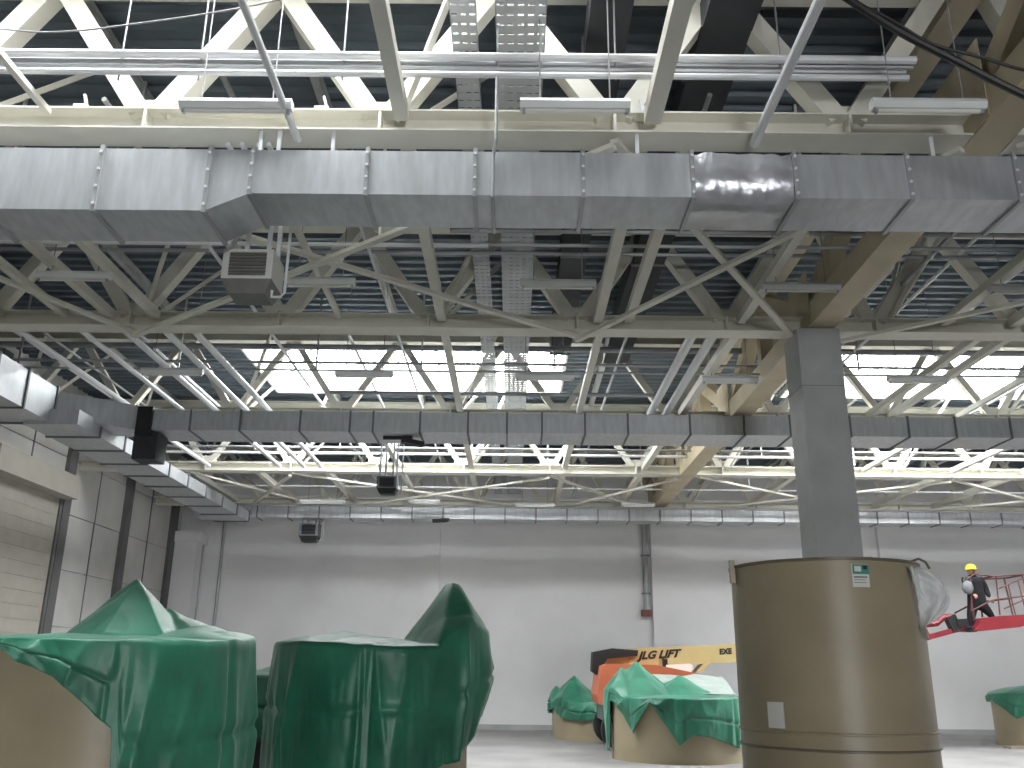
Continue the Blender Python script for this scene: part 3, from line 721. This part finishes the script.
# the boom's rear end: dark cap and buff cheek
c0 = atY(592, 652, LY); c1 = atY(636, 650, LY)
s = MB(); y0, y1 = LY-.24, LY+.24
P_ = [atY(592, 652, LY), atY(611, 648.5, LY), atY(637, 650.5, LY), atY(636, 656, LY), atY(606, 659, LY), atY(598, 676, LY), atY(591, 671, LY)]
s._add([(p.x, y, p.z) for y in (y0, y1) for p in P_], [tuple(range(7)), tuple(range(13, 6, -1))]+[(i, 7+i, 7+(i+1) % 7, (i+1) % 7) for i in range(7)])
s.build('rear_cap', 'black', lift)
MB().bar(atY(604, 662, LY), bL0, .30, .26).build('boom_heel', 'boom', lift)
def prismY(pix, ya, yb, name, m):
    q = MB(); P_ = [atY(x, y, LY) for x, y in pix]; n = len(P_)
    q._add([(p.x, y, p.z) for y in (ya, yb) for p in P_], [tuple(range(n)), tuple(range(2*n-1, n-1, -1))]+[(i, n+i, n+(i+1) % n, (i+1) % n) for i in range(n)])
    return q.build(name, m, lift)
prismY([(598, 666), (603, 664), (650, 665), (694, 674), (690, 700), (610, 705), (596, 703), (594, 694)], LY-.85, LY+.85, 'engine_hood', 'orange')
prismY([(664, 665), (688, 663.5), (691, 668), (686, 673), (664, 670)], LY-.3, LY-.2, 'boom_cylinder', 'paper')
prismY([(700, 665), (708, 662), (703, 670), (693, 673)], LY-.25, LY+.25, 'boom_bracket', 'boom')
MB().box(bL0.x+.75, bL0.x+.85, LY-.28, LY-.17, bL0.z-.38, bL0.z-.02).build('hose_guide', 'black', lift)
prismY([(600, 700), (700, 703), (700, 722), (600, 719)], LY-.75, LY+.75, 'chassis', 'galvdark')
for (xo, yo) in ((-1.0, -.95), (1.25, -.95), (-1.0, .95), (1.25, .95)):
    wv = MB(); cx_, cy_ = 3.3+xo, LY+yo; n = 20
    for yy, rr in ((-.14, .30), (-.12, .40), (.12, .40), (.14, .30)):
        wv.v += [Vector((cx_+rr*math.cos(2*math.pi*i/n), cy_+yy, .405+rr*math.sin(2*math.pi*i/n))) for i in range(n)]
    for j in range(3):
        for i in range(n): wv.f.append((j*n+i, j*n+(i+1) % n, (j+1)*n+(i+1) % n, (j+1)*n+i))
    wv.f += [tuple(range(n)), tuple(range(4*n-1, 3*n-1, -1))]
    W_ = wv.build('wheel', 'black', lift, smooth=True)
    MB().tube((cx_, cy_-.15, .405), (cx_, cy_+.15, .405), .17, 12).build('hub', 'orange', W_)
# lettering on the boom
def lettering(txt, px, py, h_px, m, parent, Y, slant=.25, wscale=1.0, name='lettering'):
    cu = bpy.data.curves.new(name, 'FONT'); cu.body = txt; cu.extrude = .004; cu.shear = slant; cu.offset = .045
    tmp = bpy.data.objects.new('tmp', cu); COL.objects.link(tmp)
    dg = bpy.context.evaluated_depsgraph_get(); me = bpy.data.meshes.new_from_object(tmp.evaluated_get(dg))
    bpy.data.objects.remove(tmp)
    p = atY(px, py, Y); zc = (p-CAM).dot(_f); H = h_px/FPX*zc; cap = .69
    sc = H/cap; off = parent_off(parent); me2 = me
    for v in me2.vertices:
        x, y, z = v.co; q = p + ax*(x*sc*wscale) + Vector((0, 0, 1))*(y*sc) + Vector((0, -1, 0))*(z+.004)
        v.co = q-off
    me2.materials.clear(); me2.materials.append(M[m])
    o = bpy.data.objects.new(name, me2); COL.objects.link(o); o.parent = parent; return o
lettering('JLG LIFT', 638.5, 659.3, 7.0, 'print', bm_, LY-.172, .35, 1.12)
lettering('EXE', 719.5, 654.3, 5.0, 'print', bm_, LY-.172, .0, 1.0)
# jib and basket
def px(x, y, dy=0): return atY(x, y, LY) + Vector((0, dy, 0))
MB().bar(px(895, 641), px(926, 631), .20, .26).build('boom_head', 'red', lift)
MB().bar(px(918, 640), px(957, 629.5), .12, .11).build('jib_lower_arm', 'red', lift)
MB().path([px(918, 625), px(937, 623), px(943, 617.5), px(951, 617)], .075, 8).build('jib_upper_arm', 'red', lift)
MB().bar(px(949, 616), px(956, 630), .2, .22).build('rotator', 'black', lift)
MB().bar(px(955, 623), px(966, 622.5), .25, .16).build('rotator_bracket', 'black', lift)
fl0, fl1 = px(966, 629), px(1040, 619)
dxf = (fl1-fl0)
bk = thing('tmp', (0, 0, 0), None, None) if False else None
D0, D1 = LY-.42, LY+.42
q = MB()
A_ = [px(966, 631), px(976, 619), px(990, 617), px(1042, 614), px(1042, 620), px(1010, 628), px(975, 631.5)]
n = len(A_)
q._add([(p.x, y, p.z) for y in (D0, D1) for p in A_], [tuple(range(n)), tuple(range(2*n-1, n-1, -1))]+[(i, n+i, n+(i+1) % n, (i+1) % n) for i in range(n)])
bas = q.build('basket_floor', 'red', lift)
rails = [((984, 578), (1017, 576)), ((963, 612), (984, 601)), ((984, 601), (1021, 597)), ((990, 590), (1013, 580)), ((963, 580), (963, 612)), ((995, 610), (1021, 598)),
         ((987, 578), (991, 616)), ((999, 586), (1006, 616)), ((1009, 583), (1017, 615)), ((1013, 577), (1022, 614)), ((958, 581), (966, 576)), ((966, 576), (984, 578)), ((963, 600), (966, 622))]
for (a, b) in rails:
    MB().tube(px(*a, -.40), px(*b, -.40), .016, 8).build('guard_rail', 'redrail', lift, smooth=True)
for (a, b) in rails[:3]+[((987, 578), (991, 616)), ((1013, 577), (1022, 614))]:
    MB().tube(px(*a, .40), px(*b, .40), .020, 8).build('guard_rail', 'redrail', lift, smooth=True)
MB().tube(px(984, 578, -.4), px(984, 578, .4), .02, 8).build('guard_rail', 'redrail', lift)
MB().tube(px(1017, 576, -.4), px(1017, 576, .4), .02, 8).build('guard_rail', 'redrail', lift)

# ------------------------------------------------------------------ worker in the basket
def skin_mesh(name, verts, edges, m, parent, root=0, sub=2):
    off = parent_off(parent)
    me = bpy.data.meshes.new(name); me.from_pydata([tuple(Vector(v[0])-off) for v in verts], edges, [])
    o = bpy.data.objects.new(name, me); COL.objects.link(o); o.parent = parent
    sk = o.modifiers.new('skin', 'SKIN'); sk.use_smooth_shade = True
    for i, v in enumerate(verts):
        r_ = v[1]; me.skin_vertices[0].data[i].radius = r_ if isinstance(r_, tuple) else (r_, r_)
        me.skin_vertices[0].data[i].use_root = (i == root)
    sb = o.modifiers.new('sub', 'SUBSURF'); sb.levels = sb.render_levels = sub
    me.materials.append(M[m]); return o
pf = px(972, 629)
pers = thing('person', (px(975, 630).x, LY-.1, px(975, 630).z), 'worker in dark clothes and yellow helmet standing in the lift basket', 'person')
def pp(x, y, dy=0): return px(x-1.5, y, -.1+dy)
V = [(pp(977, 600), (.19, .14)), (pp(975.5, 592), (.19, .14)), (pp(973.5, 583), (.215, .15)), (pp(971.5, 577.5), (.15, .10)), (pp(971, 573.5), .055),
     (pp(981, 606, -.02), .125), (pp(986.5, 612, -.05), .10), (pp(992, 619.5, -.05), .055), (pp(988.5, 621.5, -.13), .05),
     (pp(972.5, 607, .02), .125), (pp(970.5, 617, .0), .10), (pp(970.5, 627.5, .02), .055), (pp(967, 629.5, -.1), .05),
     (pp(966, 581, -.02), .10), (pp(963.5, 588.5, -.12), .08), (pp(967.5, 594, -.22), .045),
     (pp(980.5, 581, .0), .10), (pp(984.5, 590, -.02), .08), (pp(985.5, 598, -.16), .045)]
E = [(0, 1), (1, 2), (2, 3), (3, 4), (0, 5), (5, 6), (6, 7), (7, 8), (0, 9), (9, 10), (10, 11), (11, 12), (2, 13), (13, 14), (14, 15), (2, 16), (16, 17), (17, 18)]
skin_mesh('body', V, E, 'navy', pers)
hd = pp(970, 571.5, -.02)
me = bpy.data.meshes.new('head'); bmx = bmesh.new(); bmesh.ops.create_uvsphere(bmx, u_segments=20, v_segments=14, radius=.095)
for v in bmx.verts:
    v.co.x *= .85; v.co.z *= 1.2
    if v.co.y < -.07 and abs(v.co.x) < .02 and -.03 < v.co.z < .015: v.co.y -= .022      # nose
    if v.co.z < -.06: v.co.x *= .85
    v.co += hd-pers.location
bmx.to_mesh(me); bmx.free(); me.materials.append(M['skin']); me.polygons.foreach_set('use_smooth', [True]*len(me.polygons))
o = bpy.data.objects.new('head', me); COL.objects.link(o); o.parent = pers
for s_ in (-1, 1):
    MB().box(hd.x+s_*.03-.012, hd.x+s_*.03+.012, hd.y-.095, hd.y-.075, hd.z-.002, hd.z+.01).build('eye', 'print', pers)
    MB().box(hd.x+s_*.08-.01, hd.x+s_*.08+.01, hd.y-.015, hd.y+.02, hd.z-.025, hd.z+.03).build('ear', 'skin', pers)
MB().box(hd.x-.025, hd.x+.025, hd.y-.092, hd.y-.07, hd.z-.056, hd.z-.048).build('mouth', 'valve', pers)
hz = hd.z+.025
hel = MB().lathe(hd.x, hd.y, [(.135, hz), (.135, hz+.012), (.118, hz+.02), (.112, hz+.07), (.085, hz+.115), (.04, hz+.135), (.001, hz+.14)], 24, cap=False).build('helmet', 'helmet', pers, smooth='all')
MB().box(hd.x-.075, hd.x+.075, hd.y-.19, hd.y-.11, hz, hz+.014).build('helmet_peak', 'helmet', pers)
def hand(c, sx):
    vs = [(c, (.035, .022)), (c+Vector((.0, -.05, -.035)), (.036, .018))]; ed = [(0, 1)]
    for i, (fx, ln) in enumerate(((-.028, .060), (-.010, .072), (.010, .068), (.028, .052))):
        b0 = len(vs); base = c+Vector((fx, -.055, -.045)); vs += [(base, .009), (base+Vector((0, -.03, -ln*.45)), .0085), (base+Vector((0, -.02, -ln)), .007)]
        ed += [(1, b0), (b0, b0+1), (b0+1, b0+2)]
    b0 = len(vs); vs += [(c+Vector((sx*.04, -.03, -.02)), .010), (c+Vector((sx*.05, -.055, -.05)), .008)]; ed += [(0, b0), (b0, b0+1)]
    skin_mesh('hand', vs, ed, 'skin', pers, sub=1)
hand(pp(968.0, 595.2, -.25), 1); hand(pp(985.7, 599.5, -.19), -1)
for (x, y, dy) in ((969, 630, -.06), (990.5, 621.5, -.1)):
    c = pp(x, y, dy); MB().box(c.x-.055, c.x+.055, c.y-.17, c.y+.12, c.z-.05, c.z+.04).build('boot', 'black', pers)
cb = pp(961, 589, -.30)
me = bpy.data.meshes.new('bag'); bmx = bmesh.new(); bmesh.ops.create_uvsphere(bmx, u_segments=20, v_segments=14, radius=.13)
for v in bmx.verts:
    v.co.y *= .6; v.co.z *= 1.2; v.co *= 1+.10*noise.noise(v.co*14); v.co += cb
bmx.to_mesh(me); bmx.free(); me.materials.append(M['greycloth']); me.polygons.foreach_set('use_smooth', [True]*len(me.polygons))
o = bpy.data.objects.new('tool_bag', me); COL.objects.link(o); tag(o, 'rounded grey bag held by the worker in the lift basket', 'bag')
MB().path([cb+Vector((-.08, 0, .15)), cb+Vector((-.03, -.01, .24)), cb+Vector((.06, .01, .24)), cb+Vector((.10, 0, .13))], .012, 6).build('bag_handle', 'greycloth', o)
# boards under the far right tank
MB_ = MB().box(xr-1.25, xr+1.2, 22.0, 22.35, .0, .05).build('floor_board', 'wood'); tag(MB_, 'loose board on the floor before the far right tank', 'board')

# black crate standing in for the shade between the near tanks
cp = atY(268, 742, 10.6); blk_ = thing('shade_block', (cp.x, 10.75, 0), 'black crate added for the dark shade in the gap between the near tanks', 'block')
ct = cp.z
MB().box(cp.x-.22, cp.x+.22, 10.6, 10.9, 0, ct-.05).build('body', 'black', blk_)
MB().box(cp.x-.24, cp.x+.24, 10.58, 10.92, ct-.05, ct).build('block_top', 'black', blk_)

# ------------------------------------------------------------------ finer services in the roof space
def conduit(a, b, r, m, label, grp, name='conduit'):
    tag(MB().tube(a, b, r, 8).build(name, m, smooth=True), label, 'conduit', grp)
for i, (x, z, r, m) in enumerate(((-8.9, 6.30, .025, 'greypipe'), (-8.1, 6.75, .03, 'pipe'), (-7.2, 6.45, .02, 'greypipe'), (-6.3, 6.9, .03, 'pipe'), (-3.75, 6.5, .025, 'pipe'), (-2.75, 6.85, .03, 'greypipe'),
                                  (-1.75, 6.35, .02, 'pipe'), (1.75, 6.6, .025, 'greypipe'), (3.3, 6.4, .03, 'pipe'), (5.15, 6.55, .03, 'greypipe'), (5.75, 6.8, .025, 'pipe'), (8.9, 6.45, .025, 'greypipe'), (10.8, 6.7, .03, 'pipe'), (12.6, 6.4, .025, 'pipe'))):
    conduit((x, 7.0, z), (x, 26.6, z), r, m, '%s thin conduit from the left running away through the trusses' % ORD[i], 'conduits running away through the trusses')
for i, (y, z, r, m) in enumerate(((7.9, 6.95, .025, 'greypipe'), (10.3, 6.6, .025, 'greypipe'), (12.5, 6.55, .03, 'pipe'), (13.6, 6.25, .025, 'greypipe'), (17.4, 6.35, .03, 'pipe'), (21.4, 6.6, .03, 'pipe'), (22.2, 6.25, .025, 'greypipe'), (25.6, 6.3, .03, 'pipe'))):
    conduit((XL+.05, y, z), (XR-.05, y, z), r, m, '%s thin conduit from the front crossing above the bottom chords' % ORD[i], 'conduits crossing above the bottom chords')
for k, (y, zb2, nm) in enumerate(((8.6, 6.02, 'behind the near duct'), (13.9, 6.05, 'before the left rooflight'), (18.2, 6.1, 'under the rooflights'), (22.4, 5.9, 'before the far duct'))):
    for i in range(9):
        x = -8.3+2.35*i+random.uniform(-.5, .5); yy = y+random.uniform(-.4, .4)
        zt2 = ZDECK+.03
        if k == 2: yy = 20.25
        o = MB().bar((x, yy, zb2+random.uniform(0, .35)), (x, yy, zt2), .03, .03).build('drop_rod', 'cream' if i % 2 else 'greypipe')
        tag(o, '%s vertical drop rod from the left in the row %s' % (ORD[i], nm), 'rod', 'drop rods from the roof deck')
# conduit that drops over the near duct
a = atY(497, 76, 6.08); b = atY(494, 150, 6.16)
o = MB().path([(a.x, 6.10, a.z), (a.x, 6.12, ztop+.05), (a.x-.02, Y0-.03, ztop-.05), (a.x-.02, Y0-.03, zlow-.02), (a.x-.02, ytail+.03, zlow-.03)], .014, 8).build('drop_conduit', 'greypipe')
tag(o, 'thin conduit dropping from the four pipes over the near duct', 'conduit')
for i, px_ in enumerate((80, 322, 641)):
    c = atY(px_, 112, TY[0]); zt2 = ZB+.201
    t = thing('beam_clamp', (c.x, TY[0]+.03, zt2), '%s small clamp from the left on the nearest bottom chord' % ORD[i], 'clamp', 'beam clamps on the nearest chord')
    MB().box(c.x-.07, c.x+.05, TY[0]+.0, TY[0]+.06, zt2, zt2+.025).build('base_plate', 'pipe', t)
    MB().bar((c.x+.03, TY[0]+.03, zt2+.02), (c.x, TY[0]+.03, zt2+.13), .03, .02).build('upright', 'pipe', t)
